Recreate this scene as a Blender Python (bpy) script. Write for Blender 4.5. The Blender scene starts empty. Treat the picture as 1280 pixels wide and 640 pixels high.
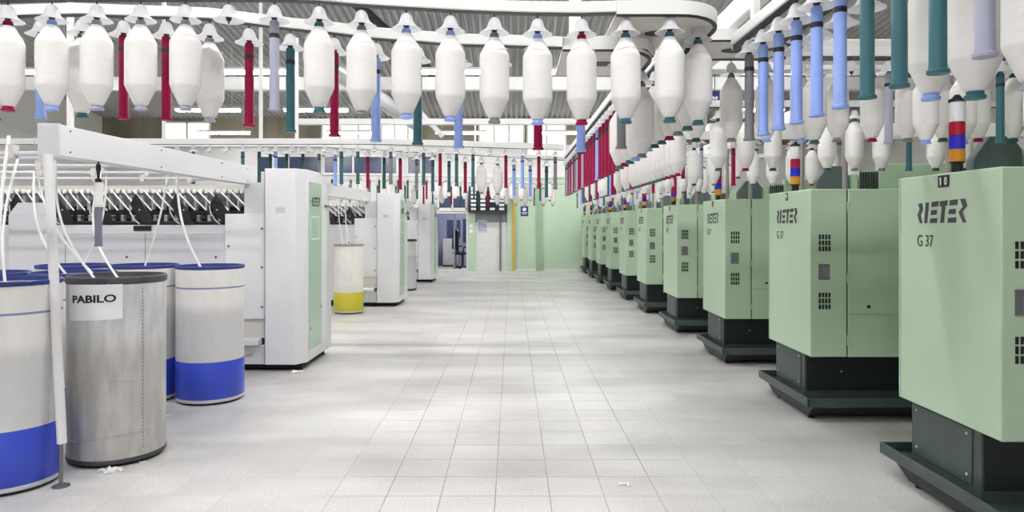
import bpy, math, random
from mathutils import Vector, Matrix
random.seed(7)
R = math.radians
PI = math.pi
scene = bpy.context.scene
col = scene.collection
CAMZ, F, HX, HY = 1.6, 900.0, 640.0, 280.0

def at(px, py, Y):
    """A point of the room from the direction in which the photograph shows it and its distance down the aisle."""
    return Vector(((px - HX) / F * Y, Y, CAMZ + (HY - py) / F * Y))

# ------------------------------------------------------------------ materials
def srgb(r, g, b):
    f = lambda c: (c / 255 / 12.92) if c / 255 <= .04045 else ((c / 255 + .055) / 1.055) ** 2.4
    return (f(r), f(g), f(b), 1)

def mat(name, rgb, rough=.5, metal=0, noise=0, scale=8, spec=.5, stretch=None, bump=0):
    m = bpy.data.materials.new(name); m.use_nodes = True
    nt = m.node_tree; b = nt.nodes['Principled BSDF']
    c = srgb(*rgb)
    b.inputs['Base Color'].default_value = c
    b.inputs['Roughness'].default_value = rough
    b.inputs['Metallic'].default_value = metal
    b.inputs['Specular IOR Level'].default_value = spec
    if noise or bump:
        tc = nt.nodes.new('ShaderNodeTexCoord'); n = nt.nodes.new('ShaderNodeTexNoise')
        n.inputs['Scale'].default_value = scale; n.inputs['Detail'].default_value = 5
        src = tc.outputs['Object']
        if stretch:
            mp = nt.nodes.new('ShaderNodeMapping'); mp.inputs['Scale'].default_value = stretch
            nt.links.new(src, mp.inputs['Vector']); src = mp.outputs['Vector']
        nt.links.new(src, n.inputs['Vector'])
        if noise:
            rp = nt.nodes.new('ShaderNodeValToRGB')
            rp.color_ramp.elements[0].position = .3; rp.color_ramp.elements[1].position = .7
            rp.color_ramp.elements[0].color = tuple(x * (1 - noise) for x in c[:3]) + (1,)
            rp.color_ramp.elements[1].color = tuple(min(1, x * (1 + noise * .5)) for x in c[:3]) + (1,)
            nt.links.new(n.outputs['Fac'], rp.inputs['Fac']); nt.links.new(rp.outputs['Color'], b.inputs['Base Color'])
        if bump:
            bp = nt.nodes.new('ShaderNodeBump'); bp.inputs['Strength'].default_value = bump
            nt.links.new(n.outputs['Fac'], bp.inputs['Height']); nt.links.new(bp.outputs['Normal'], b.inputs['Normal'])
    return m

def emit(name, rgb, strength):
    m = bpy.data.materials.new(name); m.use_nodes = True
    nt = m.node_tree; nt.nodes.clear()
    e = nt.nodes.new('ShaderNodeEmission'); o = nt.nodes.new('ShaderNodeOutputMaterial')
    e.inputs['Color'].default_value = srgb(*rgb); e.inputs['Strength'].default_value = strength
    nt.links.new(e.outputs[0], o.inputs['Surface'])
    return m

M = {}
M['green'] = mat('pale green enamel', (184, 207, 179), .45, noise=.05, scale=1.5)
M['green_wall'] = mat('pale green wall paint', (192, 214, 188), .6, noise=.05, scale=2)
M['green_wall_dark'] = mat('mid green wall paint', (156, 184, 152), .6, noise=.06, scale=2)
M['green_door'] = mat('sage green door', (172, 200, 176), .3, noise=.04, scale=2)
M['dark_green'] = mat('dark grey green enamel', (66, 80, 77), .45, noise=.15, scale=6)
M['hood'] = mat('slate green enamel', (94, 106, 106), .5, noise=.08, scale=4)
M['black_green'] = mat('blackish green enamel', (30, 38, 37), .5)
M['white'] = mat('white enamel', (228, 228, 229), .38, noise=.03, scale=2)
M['white2'] = mat('light grey enamel', (214, 215, 219), .42, noise=.04, scale=2)
M['rail'] = mat('white rail paint', (232, 232, 230), .4)
M['tray'] = mat('cream paint and tray shade tone', (214, 211, 203), .5, noise=.06, scale=5)
M['black'] = mat('black plastic', (22, 23, 26), .45)
M['ink'] = mat('dark grey lettering', (62, 64, 66), .6)
M['dark'] = mat('dark machinery', (52, 52, 54), .5, noise=.4, scale=30)
M['steel'] = mat('brushed steel', (170, 165, 160), .35, .7)
M['bolt'] = mat('grey bolt', (120, 122, 128), .4, .5)
M['silver'] = mat('pale zinc', (205, 206, 210), .35, .3)
M['yarn'] = mat('white roving yarn', (236, 234, 231), .9, noise=.04, scale=14, stretch=(1, 1, 14), bump=.15, spec=.1)
M['sliver'] = mat('white cotton sliver', (240, 240, 238), .95, spec=.05)
M['paper'] = mat('white paper', (240, 241, 246), .7)
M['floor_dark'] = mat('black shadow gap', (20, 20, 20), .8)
TUBE = {
 'red': mat('crimson plastic', (150, 0, 64), .4, spec=.25), 'teal': mat('teal plastic', (46, 100, 108), .4),
 'blue': mat('light blue plastic', (150, 176, 244), .4), 'grey': mat('mid grey plastic', (128, 128, 132), .45),
 'lavender': mat('lavender grey plastic', (166, 168, 188), .45), 'green': mat('dark bottle green plastic', (26, 78, 72), .4)}
TUBE_TOP = {
 'red': mat('dull crimson plastic', (132, 0, 56), .6, spec=.25), 'teal': mat('dull teal plastic', (38, 90, 98), .6),
 'blue': mat('dull blue plastic', (128, 154, 212), .6), 'grey': mat('dull grey plastic', (104, 104, 108), .6),
 'lavender': mat('dull lavender plastic', (140, 141, 152), .6), 'green': mat('dull green plastic', (26, 70, 66), .6)}
M['can_blue'] = mat('blue vinyl', (52, 74, 190), .35)
M['can_yellow'] = mat('yellow vinyl', (206, 196, 56), .4)
M['can_rim_blue'] = mat('navy rim', (40, 56, 130), .4)
M['can_rim_dark'] = mat('dark worn rim', (74, 74, 78), .5, noise=.35, scale=9)
M['can_rim_tan'] = mat('tan rim', (150, 146, 130), .5)
M['yellow_paint'] = mat('yellow pipe paint', (226, 178, 26), .45)
M['tile_white'] = mat('white wall tile', (228, 228, 226), .3, noise=.03)
M['wall_white'] = mat('white wall paint', (226, 225, 220), .8, noise=.05, scale=1)
M['wall_grey'] = mat('weathered plaster', (146, 138, 120), .85, noise=.35, scale=1.2, stretch=(1, 1, .25))
M['navy_glass'] = mat('dark blue window glass', (64, 72, 100), .15)
M['room_blue'] = mat('blue grey paint', (150, 156, 178), .7)
M['sign_blue'] = mat('deep blue sign', (34, 44, 110), .5)
M['lens_red'] = mat('red beacon lens', (170, 14, 50), .25)
M['lens_blue'] = mat('blue beacon lens', (34, 40, 190), .25)
M['lens_amber'] = mat('amber beacon lens', (206, 140, 40), .25)
M['lens_clear'] = mat('clear beacon lens', (226, 228, 232), .2)
M['lamp'] = emit('fluorescent tube light', (253, 252, 253), 57)
M['day'] = emit('daylit frosted glass', (255, 252, 236), 1.35)

def bell_mat():
    m = mat('translucent white plastic', (240, 240, 242), .3)
    b = m.node_tree.nodes['Principled BSDF']
    nt = m.node_tree
    tr = nt.nodes.new('ShaderNodeBsdfTranslucent'); tr.inputs['Color'].default_value = srgb(245, 245, 246)
    tp = nt.nodes.new('ShaderNodeBsdfTransparent')
    mx = nt.nodes.new('ShaderNodeMixShader'); mx.inputs['Fac'].default_value = .45
    mx2 = nt.nodes.new('ShaderNodeMixShader'); mx2.inputs['Fac'].default_value = .16
    out = nt.nodes['Material Output']
    nt.links.new(b.outputs[0], mx.inputs[1]); nt.links.new(tr.outputs[0], mx.inputs[2])
    nt.links.new(mx.outputs[0], mx2.inputs[1]); nt.links.new(tp.outputs[0], mx2.inputs[2])
    nt.links.new(mx2.outputs[0], out.inputs['Surface'])
    return m
M['bell'] = bell_mat()

def can_mat(name, top, mid, z_split, dirt):
    m = bpy.data.materials.new(name); m.use_nodes = True
    nt = m.node_tree; b = nt.nodes['Principled BSDF']; b.inputs['Roughness'].default_value = .5
    tc = nt.nodes.new('ShaderNodeTexCoord'); sp = nt.nodes.new('ShaderNodeSeparateXYZ')
    nt.links.new(tc.outputs['Object'], sp.inputs[0])
    n = nt.nodes.new('ShaderNodeTexNoise'); n.inputs['Scale'].default_value = 5; n.inputs['Detail'].default_value = 6
    mp = nt.nodes.new('ShaderNodeMapping'); mp.inputs['Scale'].default_value = (2.2, 2.2, .5)
    nt.links.new(tc.outputs['Object'], mp.inputs['Vector']); nt.links.new(mp.outputs[0], n.inputs['Vector'])
    ad = nt.nodes.new('ShaderNodeMath'); ad.operation = 'MULTIPLY_ADD'
    nt.links.new(n.outputs['Fac'], ad.inputs[0]); ad.inputs[1].default_value = .12
    nt.links.new(sp.outputs['Z'], ad.inputs[2])
    mr = nt.nodes.new('ShaderNodeMapRange'); mr.inputs[1].default_value = z_split; mr.inputs[2].default_value = z_split + .09
    nt.links.new(ad.outputs[0], mr.inputs[0])
    mx = nt.nodes.new('ShaderNodeMix'); mx.data_type = 'RGBA'
    mx.inputs[6].default_value = srgb(*mid); mx.inputs[7].default_value = srgb(*top)
    nt.links.new(mr.outputs[0], mx.inputs[0])
    n2 = nt.nodes.new('ShaderNodeTexNoise'); n2.inputs['Scale'].default_value = 7; n2.inputs['Detail'].default_value = 8
    mp2 = nt.nodes.new('ShaderNodeMapping'); mp2.inputs['Scale'].default_value = (2.5, 2.5, .6)
    nt.links.new(tc.outputs['Object'], mp2.inputs['Vector']); nt.links.new(mp2.outputs[0], n2.inputs['Vector'])
    rp = nt.nodes.new('ShaderNodeValToRGB')
    rp.color_ramp.elements[0].position = .35; rp.color_ramp.elements[1].position = .62
    rp.color_ramp.elements[0].color = (1 - dirt,) * 3 + (1,); rp.color_ramp.elements[1].color = (1, 1, 1, 1)
    nt.links.new(n2.outputs['Fac'], rp.inputs[0])
    mu = nt.nodes.new('ShaderNodeMix'); mu.data_type = 'RGBA'; mu.blend_type = 'MULTIPLY'; mu.inputs[0].default_value = 1
    nt.links.new(mx.outputs[2], mu.inputs[6]); nt.links.new(rp.outputs[0], mu.inputs[7])
    nt.links.new(mu.outputs[2], b.inputs['Base Color'])
    return m
M['can_white'] = can_mat('white and grey can cloth', (232, 230, 226), (206, 206, 206), .86, .05)
M['can_stained'] = can_mat('stained grey can metal', (210, 210, 210), (200, 198, 194), .8, .2)
M['can_cream'] = can_mat('cream can cloth', (236, 233, 224), (230, 226, 215), .5, .06)

def floor_mat():
    m = bpy.data.materials.new('pale terrazzo tile floor'); m.use_nodes = True
    nt = m.node_tree; b = nt.nodes['Principled BSDF']; N = nt.nodes.new; L = nt.links.new
    g = N('ShaderNodeNewGeometry'); sp = N('ShaderNodeSeparateXYZ'); L(g.outputs['Position'], sp.inputs[0])
    def line(out, off, half, w):
        a = N('ShaderNodeMath'); a.operation = 'ADD'; a.inputs[1].default_value = off; L(out, a.inputs[0])
        p = N('ShaderNodeMath'); p.operation = 'PINGPONG'; p.inputs[1].default_value = half; L(a.outputs[0], p.inputs[0])
        r = N('ShaderNodeMapRange'); r.inputs[1].default_value = w * .45; r.inputs[2].default_value = w; r.inputs[3].default_value = 1; r.inputs[4].default_value = 0
        L(p.outputs[0], r.inputs[0]); return r.outputs[0]
    lx = line(sp.outputs['X'], .098, .16, .0042); ly = line(sp.outputs['Y'], -4.235, .163, .0046)
    mxx = N('ShaderNodeMath'); mxx.operation = 'MAXIMUM'; L(lx, mxx.inputs[0]); L(ly, mxx.inputs[1])
    # tiled strip of the aisle: stronger joints there, worn and dusty to either side
    ab = N('ShaderNodeMath'); ab.operation = 'ABSOLUTE'; L(sp.outputs['X'], ab.inputs[0])
    strip = N('ShaderNodeMapRange'); strip.inputs[1].default_value = .85; strip.inputs[2].default_value = 1.25; strip.inputs[3].default_value = 1.0; strip.inputs[4].default_value = .16
    L(ab.outputs[0], strip.inputs[0])
    nz = N('ShaderNodeTexNoise'); nz.inputs['Scale'].default_value = .9; nz.inputs['Detail'].default_value = 6; L(g.outputs['Position'], nz.inputs['Vector'])
    jr = N('ShaderNodeMapRange'); jr.inputs[1].default_value = .3; jr.inputs[2].default_value = .65; jr.inputs[3].default_value = .35; L(nz.outputs['Fac'], jr.inputs[0])
    f1 = N('ShaderNodeMath'); f1.operation = 'MULTIPLY'; L(mxx.outputs[0], f1.inputs[0]); L(strip.outputs[0], f1.inputs[1])
    f2 = N('ShaderNodeMath'); f2.operation = 'MULTIPLY'; L(f1.outputs[0], f2.inputs[0]); L(jr.outputs[0], f2.inputs[1])
    # stone colour: large worn patches and a fine speckle
    big = N('ShaderNodeTexNoise'); big.inputs['Scale'].default_value = .8; big.inputs['Detail'].default_value = 4
    mp = N('ShaderNodeMapping'); mp.inputs['Scale'].default_value = (.6, 1.5, 1); L(g.outputs['Position'], mp.inputs['Vector']); L(mp.outputs[0], big.inputs['Vector'])
    r1 = N('ShaderNodeValToRGB'); r1.color_ramp.elements[0].position = .32; r1.color_ramp.elements[1].position = .62
    r1.color_ramp.elements[0].color = srgb(190, 187, 184); r1.color_ramp.elements[1].color = srgb(222, 220, 218)
    L(big.outputs['Fac'], r1.inputs[0])
    fine = N('ShaderNodeTexNoise'); fine.inputs['Scale'].default_value = 60; fine.inputs['Detail'].default_value = 3; L(g.outputs['Position'], fine.inputs['Vector'])
    r2 = N('ShaderNodeValToRGB'); r2.color_ramp.elements[0].position = .3; r2.color_ramp.elements[1].position = .6
    r2.color_ramp.elements[0].color = (.84, .83, .82, 1); r2.color_ramp.elements[1].color = (1, 1, 1, 1); L(fine.outputs['Fac'], r2.inputs[0])
    mu = N('ShaderNodeMix'); mu.data_type = 'RGBA'; mu.blend_type = 'MULTIPLY'; mu.inputs[0].default_value = 1
    L(r1.outputs[0], mu.inputs[6]); L(r2.outputs[0], mu.inputs[7])
    # each tile a slightly different shade
    def cell(out, off, size):
        a = N('ShaderNodeMath'); a.operation = 'ADD'; a.inputs[1].default_value = off; L(out, a.inputs[0])
        d = N('ShaderNodeMath'); d.operation = 'DIVIDE'; d.inputs[1].default_value = size; L(a.outputs[0], d.inputs[0])
        f = N('ShaderNodeMath'); f.operation = 'FLOOR'; L(d.outputs[0], f.inputs[0]); return f.outputs[0]
    cb = N('ShaderNodeCombineXYZ'); L(cell(sp.outputs['X'], .098, .32), cb.inputs[0]); L(cell(sp.outputs['Y'], -4.235, .326), cb.inputs[1])
    wn = N('ShaderNodeTexWhiteNoise'); L(cb.outputs[0], wn.inputs['Vector'])
    r3 = N('ShaderNodeMapRange'); r3.inputs[3].default_value = .93; r3.inputs[4].default_value = 1.03; L(wn.outputs['Value'], r3.inputs[0])
    mv = N('ShaderNodeMix'); mv.data_type = 'RGBA'; mv.blend_type = 'MULTIPLY'; mv.inputs[0].default_value = 1
    cc = N('ShaderNodeCombineColor'); [L(r3.outputs[0], cc.inputs[i]) for i in range(3)]
    L(mu.outputs[2], mv.inputs[6]); L(cc.outputs[0], mv.inputs[7])
    fin = N('ShaderNodeMix'); fin.data_type = 'RGBA'; fin.inputs[7].default_value = srgb(108, 102, 98)
    L(f2.outputs[0], fin.inputs[0]); L(mv.outputs[2], fin.inputs[6])
    L(fin.outputs[2], b.inputs['Base Color'])
    b.inputs['Roughness'].default_value = .34; b.inputs['Specular IOR Level'].default_value = .4
    return m
M['floor'] = floor_mat()

# ------------------------------------------------------------------ mesh builder
class MB:
    def __init__(s): s.v = []; s.f = []; s.m = []; s.cur = 0
    def mat(s, i): s.cur = i; return s
    def add(s, vs, fs):
        b = len(s.v); s.v += [tuple(v) for v in vs]
        for f in fs: s.f.append(tuple(b + i for i in f)); s.m.append(s.cur)
        return s
    def box(s, x0, y0, z0, x1, y1, z1):
        x0, x1 = min(x0, x1), max(x0, x1); y0, y1 = min(y0, y1), max(y0, y1); z0, z1 = min(z0, z1), max(z0, z1)
        return s.add([(x0,y0,z0),(x1,y0,z0),(x1,y1,z0),(x0,y1,z0),(x0,y0,z1),(x1,y0,z1),(x1,y1,z1),(x0,y1,z1)],
                     [(0,3,2,1),(4,5,6,7),(0,1,5,4),(1,2,6,5),(2,3,7,6),(3,0,4,7)])
    def lathe(s, prof, seg=20, c=(0,0,0), caps=True):
        vs = []; n = len(prof)
        for r, z in prof:
            for k in range(seg):
                a = 2 * PI * k / seg; vs.append((c[0] + r * math.cos(a), c[1] + r * math.sin(a), c[2] + z))
        fs = [(i*seg+k, i*seg+(k+1)%seg, (i+1)*seg+(k+1)%seg, (i+1)*seg+k) for i in range(n-1) for k in range(seg)]
        if caps: fs += [tuple(reversed(range(seg))), tuple((n-1)*seg+k for k in range(seg))]
        return s.add(vs, fs)
    def cyl(s, p0, p1, r, seg=12, r1=None):
        return s.tube([p0, p1], r, seg, r1)
    def tube(s, path, r, seg=8, r1=None):
        P = [Vector(p) for p in path]; n = len(P); vs = []
        up = None
        for i, p in enumerate(P):
            d = (P[min(i+1, n-1)] - P[max(i-1, 0)]).normalized()
            if up is None: up = d.orthogonal().normalized()
            a = (up - d * up.dot(d)); a = a.normalized() if a.length > 1e-6 else d.orthogonal().normalized(); up = a
            b = d.cross(a); rr = r if r1 is None else r + (r1 - r) * i / (n - 1)
            for k in range(seg):
                t = 2 * PI * k / seg; vs.append(p + (a * math.cos(t) + b * math.sin(t)) * rr)
        fs = [(i*seg+k, i*seg+(k+1)%seg, (i+1)*seg+(k+1)%seg, (i+1)*seg+k) for i in range(n-1) for k in range(seg)]
        fs += [tuple(reversed(range(seg))), tuple((n-1)*seg+k for k in range(seg))]
        return s.add(vs, fs)
    def strip(s, path, w, h):
        """rectangular bar swept along a path, upright; path points are at the bottom centre"""
        P = [Vector(p) for p in path]; n = len(P); vs = []
        for i, p in enumerate(P):
            d = P[min(i+1, n-1)] - P[max(i-1, 0)]; d.z = 0; d.normalize(); q = Vector((d.y, -d.x, 0)) * (w / 2)
            vs += [p - q, p + q, p + q + Vector((0,0,h)), p - q + Vector((0,0,h))]
        fs = [(i*4+k, i*4+(k+1)%4, (i+1)*4+(k+1)%4, (i+1)*4+k) for i in range(n-1) for k in range(4)] + [(3,2,1,0), tuple((n-1)*4+k for k in range(4))]
        return s.add(vs, fs)
    def prism(s, poly, fn, a, b):
        """poly: list of 2d points; fn(u, v, t) -> xyz; extruded t from a to b"""
        n = len(poly)
        vs = [fn(u, v, a) for u, v in poly] + [fn(u, v, b) for u, v in poly]
        fs = [tuple(reversed(range(n))), tuple(range(n, 2*n))] + [(i, (i+1)%n, n+(i+1)%n, n+i) for i in range(n)]
        return s.add(vs, fs)
    def mesh(s, name, mats, smooth=True):
        me = bpy.data.meshes.new(name); me.from_pydata(s.v, [], s.f)
        for m in (mats if isinstance(mats, (list, tuple)) else [mats]): me.materials.append(m)
        for p, i in zip(me.polygons, s.m): p.material_index = i
        import bmesh
        bm = bmesh.new(); bm.from_mesh(me); bmesh.ops.recalc_face_normals(bm, faces=bm.faces); bm.to_mesh(me); bm.free()
        if smooth:
            me.shade_smooth(); me.set_sharp_from_angle(angle=R(38))
        return me
    def build(s, name, mats, parent=None, loc=None, smooth=True, bevel=0):
        o = link(name, s.mesh(name, mats, smooth), parent, loc)
        if bevel:
            md = o.modifiers.new('bevel', 'BEVEL'); md.width = bevel; md.segments = 2; md.limit_method = 'ANGLE'
        return o

def link(name, data, parent=None, loc=None):
    o = bpy.data.objects.new(name, data); col.objects.link(o)
    if parent is not None: o.parent = parent
    if loc is not None: o.location = loc
    return o

def tag(o, label, cat, group=None, kind=None):
    o['label'] = label; o['category'] = cat
    if group: o['group'] = group
    if kind: o['kind'] = kind
    return o

def thing(name, label, cat, loc=(0,0,0), group=None, rz=0):
    o = link(name, None, None, loc); o.rotation_euler = (0, 0, rz)
    return tag(o, label, cat, group)

def struct(o): o['kind'] = 'structure'; return o

KIDS = {}
def copy_tree(o, parent=None):
    c = o.copy(); col.objects.link(c)
    for k in ('label', 'category', 'group'):
        pass
    if parent is not None: c.parent = parent
    for ch in [x for x in ALL() if x.parent == o]: copy_tree(ch, c)
    return c
def ALL(): return list(col.objects)

def text2d(s, size, bold=0, ext=.0015):
    cu = bpy.data.curves.new('t', 'FONT'); cu.body = s; cu.size = size; cu.extrude = ext; cu.offset = bold; cu.resolution_u = 3
    o = bpy.data.objects.new('t', cu); col.objects.link(o)
    dg = bpy.context.evaluated_depsgraph_get(); me = bpy.data.meshes.new_from_object(o.evaluated_get(dg))
    vs = [v.co.copy() for v in me.vertices]; fs = [tuple(p.vertices) for p in me.polygons]
    bpy.data.objects.remove(o); bpy.data.curves.remove(cu); bpy.data.meshes.remove(me)
    x0 = min(v.x for v in vs); x1 = max(v.x for v in vs); y0 = min(v.y for v in vs); y1 = max(v.y for v in vs)
    return [Vector((v.x - x0, v.y - y0, v.z)) for v in vs], fs, x1 - x0, y1 - y0

def text_on(s, size, fn, bold=0, fit=None):
    """letters mapped by fn(u, v, t) with u along, v up, t out; fit = (length, height)"""
    vs, fs, w, h = text2d(s, size, bold)
    sx, sy = (fit[0] / w, fit[1] / h) if fit else (1, 1)
    return MB().add([fn(v.x * sx, v.y * sy, v.z + .001) for v in vs], fs)

LOGO = [[(68,278),(102,272),(111,325),(90,372),(106,435),(84,436),(63,368),(84,322)],
        [(136,270),(161,268),(146,434),(121,436)],
        [(186,267),(241,263),(236,304),(181,308)], [(181,334),(227,331),(223,369),(177,372)], [(173,400),(229,396),(225,434),(170,436)],
        [(251,265),(312,261),(306,301),(293,302),(281,433),(255,435),(266,304),(249,305)],
        [(329,261),(389,257),(383,298),(324,301)], [(323,330),(373,327),(370,365),(318,367)], [(315,397),(376,393),(373,432),(312,434)],
        [(404,257),(440,255),(454,310),(420,355),(447,431),(424,432),(393,354),(424,313)]]
def logo(fn, length, height):
    mb = MB()
    for poly in LOGO:
        p = [((x - 63) / 392 * length, (436 - y) / 180 * height) for x, y in poly]
        mb.prism(p, fn, .0005, .0025)
    return mb

ORD = ('first second third fourth fifth sixth seventh eighth ninth tenth eleventh twelfth thirteenth fourteenth fifteenth sixteenth seventeenth '
       'eighteenth nineteenth twentieth').split()
TENS = {20: 'twenty', 30: 'thirty', 40: 'forty', 50: 'fifty'}
def ordinal(n):
    if n <= 20: return ORD[n-1]
    t, u = n // 10 * 10, n % 10
    return (TENS[t][:-1] + 'ieth') if u == 0 else TENS[t] + '-' + ORD[u-1]

# ------------------------------------------------------------------ camera
cam = bpy.data.cameras.new('camera'); co = bpy.data.objects.new('camera', cam); col.objects.link(co)
co.location = (0, 0, CAMZ); co.rotation_euler = (R(90), 0, 0)
cam.sensor_width = 36; cam.lens = 36 * F / 1280; cam.shift_y = -(320 - HY) / 1280; cam.clip_start = .05
scene.camera = co

# ------------------------------------------------------------------ room
WY = 24.6                                    # far wall
XL, XR, YB = -14.0, 12.0, -4.0
def wx(px): return (px - HX) / F * WY
def wz(py): return CAMZ + (HY - py) / F * WY
struct(MB().box(XL, YB, -.2, XR, WY + 3.4, 0).build('floor', M['floor']))

def roof_mat():
    m = mat('grey corrugated roof sheet', (172, 172, 172), .6, noise=.12, scale=.7)
    return m
M['roof'] = roof_mat()
def roofz(y): return 5.25 + (WY - y) * .13
mb = MB(); n = 600; vs = []; prof = []
for i in range(n + 1):
    x = XL + (XR - XL) * i / n
    prof.append((x, [.04, .04, -.04, -.04][i % 4]))
for x, d in prof: vs += [(x, YB, roofz(YB) + d), (x, WY + .3, roofz(WY + .3) + d)]
mb.add(vs, [(2*i, 2*i+1, 2*i+3, 2*i+2) for i in range(n)])
vs2 = [(x, y, z + .15) for x, y, z in vs]
mb.add([(XL, YB, roofz(YB) + .3), (XR, YB, roofz(YB) + .3), (XR, WY + .3, roofz(WY) + .3), (XL, WY + .3, roofz(WY) + .3)], [(0, 1, 2, 3)])
struct(mb.build('ceiling', M['roof'], smooth=False))
struct(MB().box(XL - .2, YB, 0, XL, WY + .2, 9).build('wall_left', M['wall_white']))
struct(MB().box(XR, YB, 0, XR + .2, WY + .2, 9).build('wall_right', M['wall_white']))
struct(MB().box(XL, YB - .2, 0, XR, YB, 9.2).build('wall_behind', M['wall_white']))

# far wall, with the doorway into the office left open
dx0, dx1, dz1 = wx(547), wx(583), wz(267)
wb = MB()
wb.mat(0).box(XL, WY, 0, wx(500), WY + .2, wz(222))            # white lower left
wb.box(wx(500), WY, 0, dx0, WY + .2, wz(222))
wb.box(dx0, WY, dz1, dx1, WY + .2, wz(222))
wb.box(dx1, WY, 0, wx(594), WY + .2, wz(222))
wb.mat(3).box(wx(594), WY, 0, wx(634), WY + .2, wz(278))       # tiled part
wb.mat(4).box(wx(594), WY, wz(278), wx(634), WY + .2, wz(264))
wb.mat(0).box(wx(594), WY, wz(264), wx(634), WY + .2, wz(222))
wb.mat(1).box(wx(634), WY, 0, wx(760), WY + .2, wz(222))
wb.mat(0).box(wx(760), WY, 0, XR, WY + .2, wz(222))
wb.mat(0).box(XL, WY, wz(222), XR, WY + .2, wz(181))
wb.mat(2).box(XL, WY, wz(181), XR, WY + .2, 5.6)
def tile_wall_mat():
    m = mat('white tiled wall', (226, 226, 224), .3)
    nt = m.node_tree; b = nt.nodes['Principled BSDF']; N = nt.nodes.new; L = nt.links.new
    g = N('ShaderNodeNewGeometry'); s = N('ShaderNodeSeparateXYZ'); c = N('ShaderNodeCombineXYZ')
    L(g.outputs['Position'], s.inputs[0]); L(s.outputs['X'], c.inputs[0]); L(s.outputs['Z'], c.inputs[1])
    br = N('ShaderNodeTexBrick'); br.inputs['Scale'].default_value = 1; br.offset = 0
    br.inputs['Brick Width'].default_value = .155; br.inputs['Row Height'].default_value = .155; br.inputs['Mortar Size'].default_value = .004
    br.inputs['Color1'].default_value = srgb(230, 230, 228); br.inputs['Color2'].default_value = srgb(222, 222, 219); br.inputs['Mortar'].default_value = srgb(208, 208, 207)
    L(c.outputs[0], br.inputs['Vector']); L(br.outputs['Color'], b.inputs['Base Color'])
    return m
M['tile_wall'] = tile_wall_mat()
M['grey_paint'] = mat('grey paint', (140, 144, 146), .7, noise=.1)
struct(wb.build('wall_back', [M['wall_white'], M['green_wall'], M['wall_grey'], M['tile_wall'], M['grey_paint']], smooth=False))

# pilasters and trim
def trim(k, x0, x1, z0, z1, m, d=.06):
    struct(MB().box(x0, WY - d, z0, x1, WY, z1).build('trim_%d' % k, M[m], smooth=False))
trim(1, wx(584.5), wx(594), 0, wz(266), 'green_wall')
trim(2, wx(634), wx(641), 0, wz(250), 'green_wall', .08)
trim(3, wx(670), wx(678), 0, wz(222), 'green_wall_dark', .05)
trim(4, wx(500), wx(722), 0, .07, 'wall_white', .03)
trim(5, wx(540), wx(584), wz(264), wz(262), 'rail', .08)
# office behind the doorway
ob = MB().mat(0).box(dx0 - .6, WY + 3.2, 0, dx1 + 1, WY + 3.3, 2.6)
ob.box(dx0 - .7, WY + .2, 0, dx0 - .6, WY + 3.3, 2.6).box(dx1 + .9, WY + .2, 0, dx1 + 1, WY + 3.3, 2.6).box(dx0 - .7, WY + .2, 2.6, dx1 + 1, WY + 3.3, 2.7)
struct(ob.build('wall_office', M['room_blue'], smooth=False))
df = MB().box(dx0 - .07, WY - .05, 0, dx0, WY + .22, dz1 + .07).box(dx1, WY - .05, 0, dx1 + .07, WY + .22, dz1 + .07).box(dx0, WY - .05, dz1, dx1, WY + .22, dz1 + .07)
dd = struct(df.build('door_1', M['rail'], smooth=False, bevel=.008))
dl = MB().box(dx0 + .52, WY + .3, .0, dx0 + .57, WY + 1.0, dz1).build('door_leaf', M['room_blue'], dd)
wn_office = struct(MB().box(dx0 + .05, WY + 3.13, 1.1, dx0 + .55, WY + 3.2, 1.75).box(dx0 + .65, WY + 3.13, .9, dx1 + .2, WY + 3.2, 1.8).build('window_1', M['navy_glass']))
tag_lamp = None
# office chair
ch = thing('office_chair', 'black swivel office chair seen through the office doorway', 'chair', (dx1 - .17, WY + .62, 0))
ch.scale = (1.12, 1.12, 1.2); ch.rotation_euler.z = .5
s_ = MB()
for k in range(5):
    a = k * 2 * PI / 5 + .3; s_.cyl((0, 0, .1), (.28 * math.cos(a), .28 * math.sin(a), .06), .022)
    s_.lathe([(.0, -.03), (.03, -.02), (.03, .02), (.0, .03)], 10, (.28 * math.cos(a), .28 * math.sin(a), .03))
s_.cyl((0, 0, .08), (0, 0, .44), .03); s_.build('base', M['black'], ch)
MB().box(-.24, -.23, .44, .24, .24, .52).build('seat', M['black'], ch, bevel=.03)
MB().prism([(-.22, .6), (.22, .6), (.2, 1.12), (.1, 1.18), (-.1, 1.18), (-.2, 1.12)], lambda u, v, t: (t + .03 * (v - .6), u, v), -.28, -.23).build('backrest', M['black'], ch, bevel=.01)
MB().cyl((-.05, 0, .46), (-.25, 0, .64), .025).build('back_support', M['black'], ch)
for sgn in (-1, 1):
    MB().tube([(-.1, sgn * .24, .48), (-.1, sgn * .29, .66), (.12, sgn * .29, .68)], .02).build('armrest', M['black'], ch)
# cupboard in the office
cb = thing('office_cupboard', 'grey low cupboard inside the office left of the swivel chair', 'cupboard', (dx0 + .25, WY + 2.4, 0))
MB().box(-.3, 0, .05, .24, .45, 1.05).build('body', M['tray'], cb, bevel=.01)
MB().box(-.29, -.015, .08, -.04, 0, 1.02).build('door', M['tray'], cb, bevel=.004); MB().box(-.02, -.015, .08, .23, 0, 1.02).build('door', M['tray'], cb, bevel=.004)
MB().box(-.31, -.02, 0, .25, .46, .05).build('base', M['black'], cb)

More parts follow.
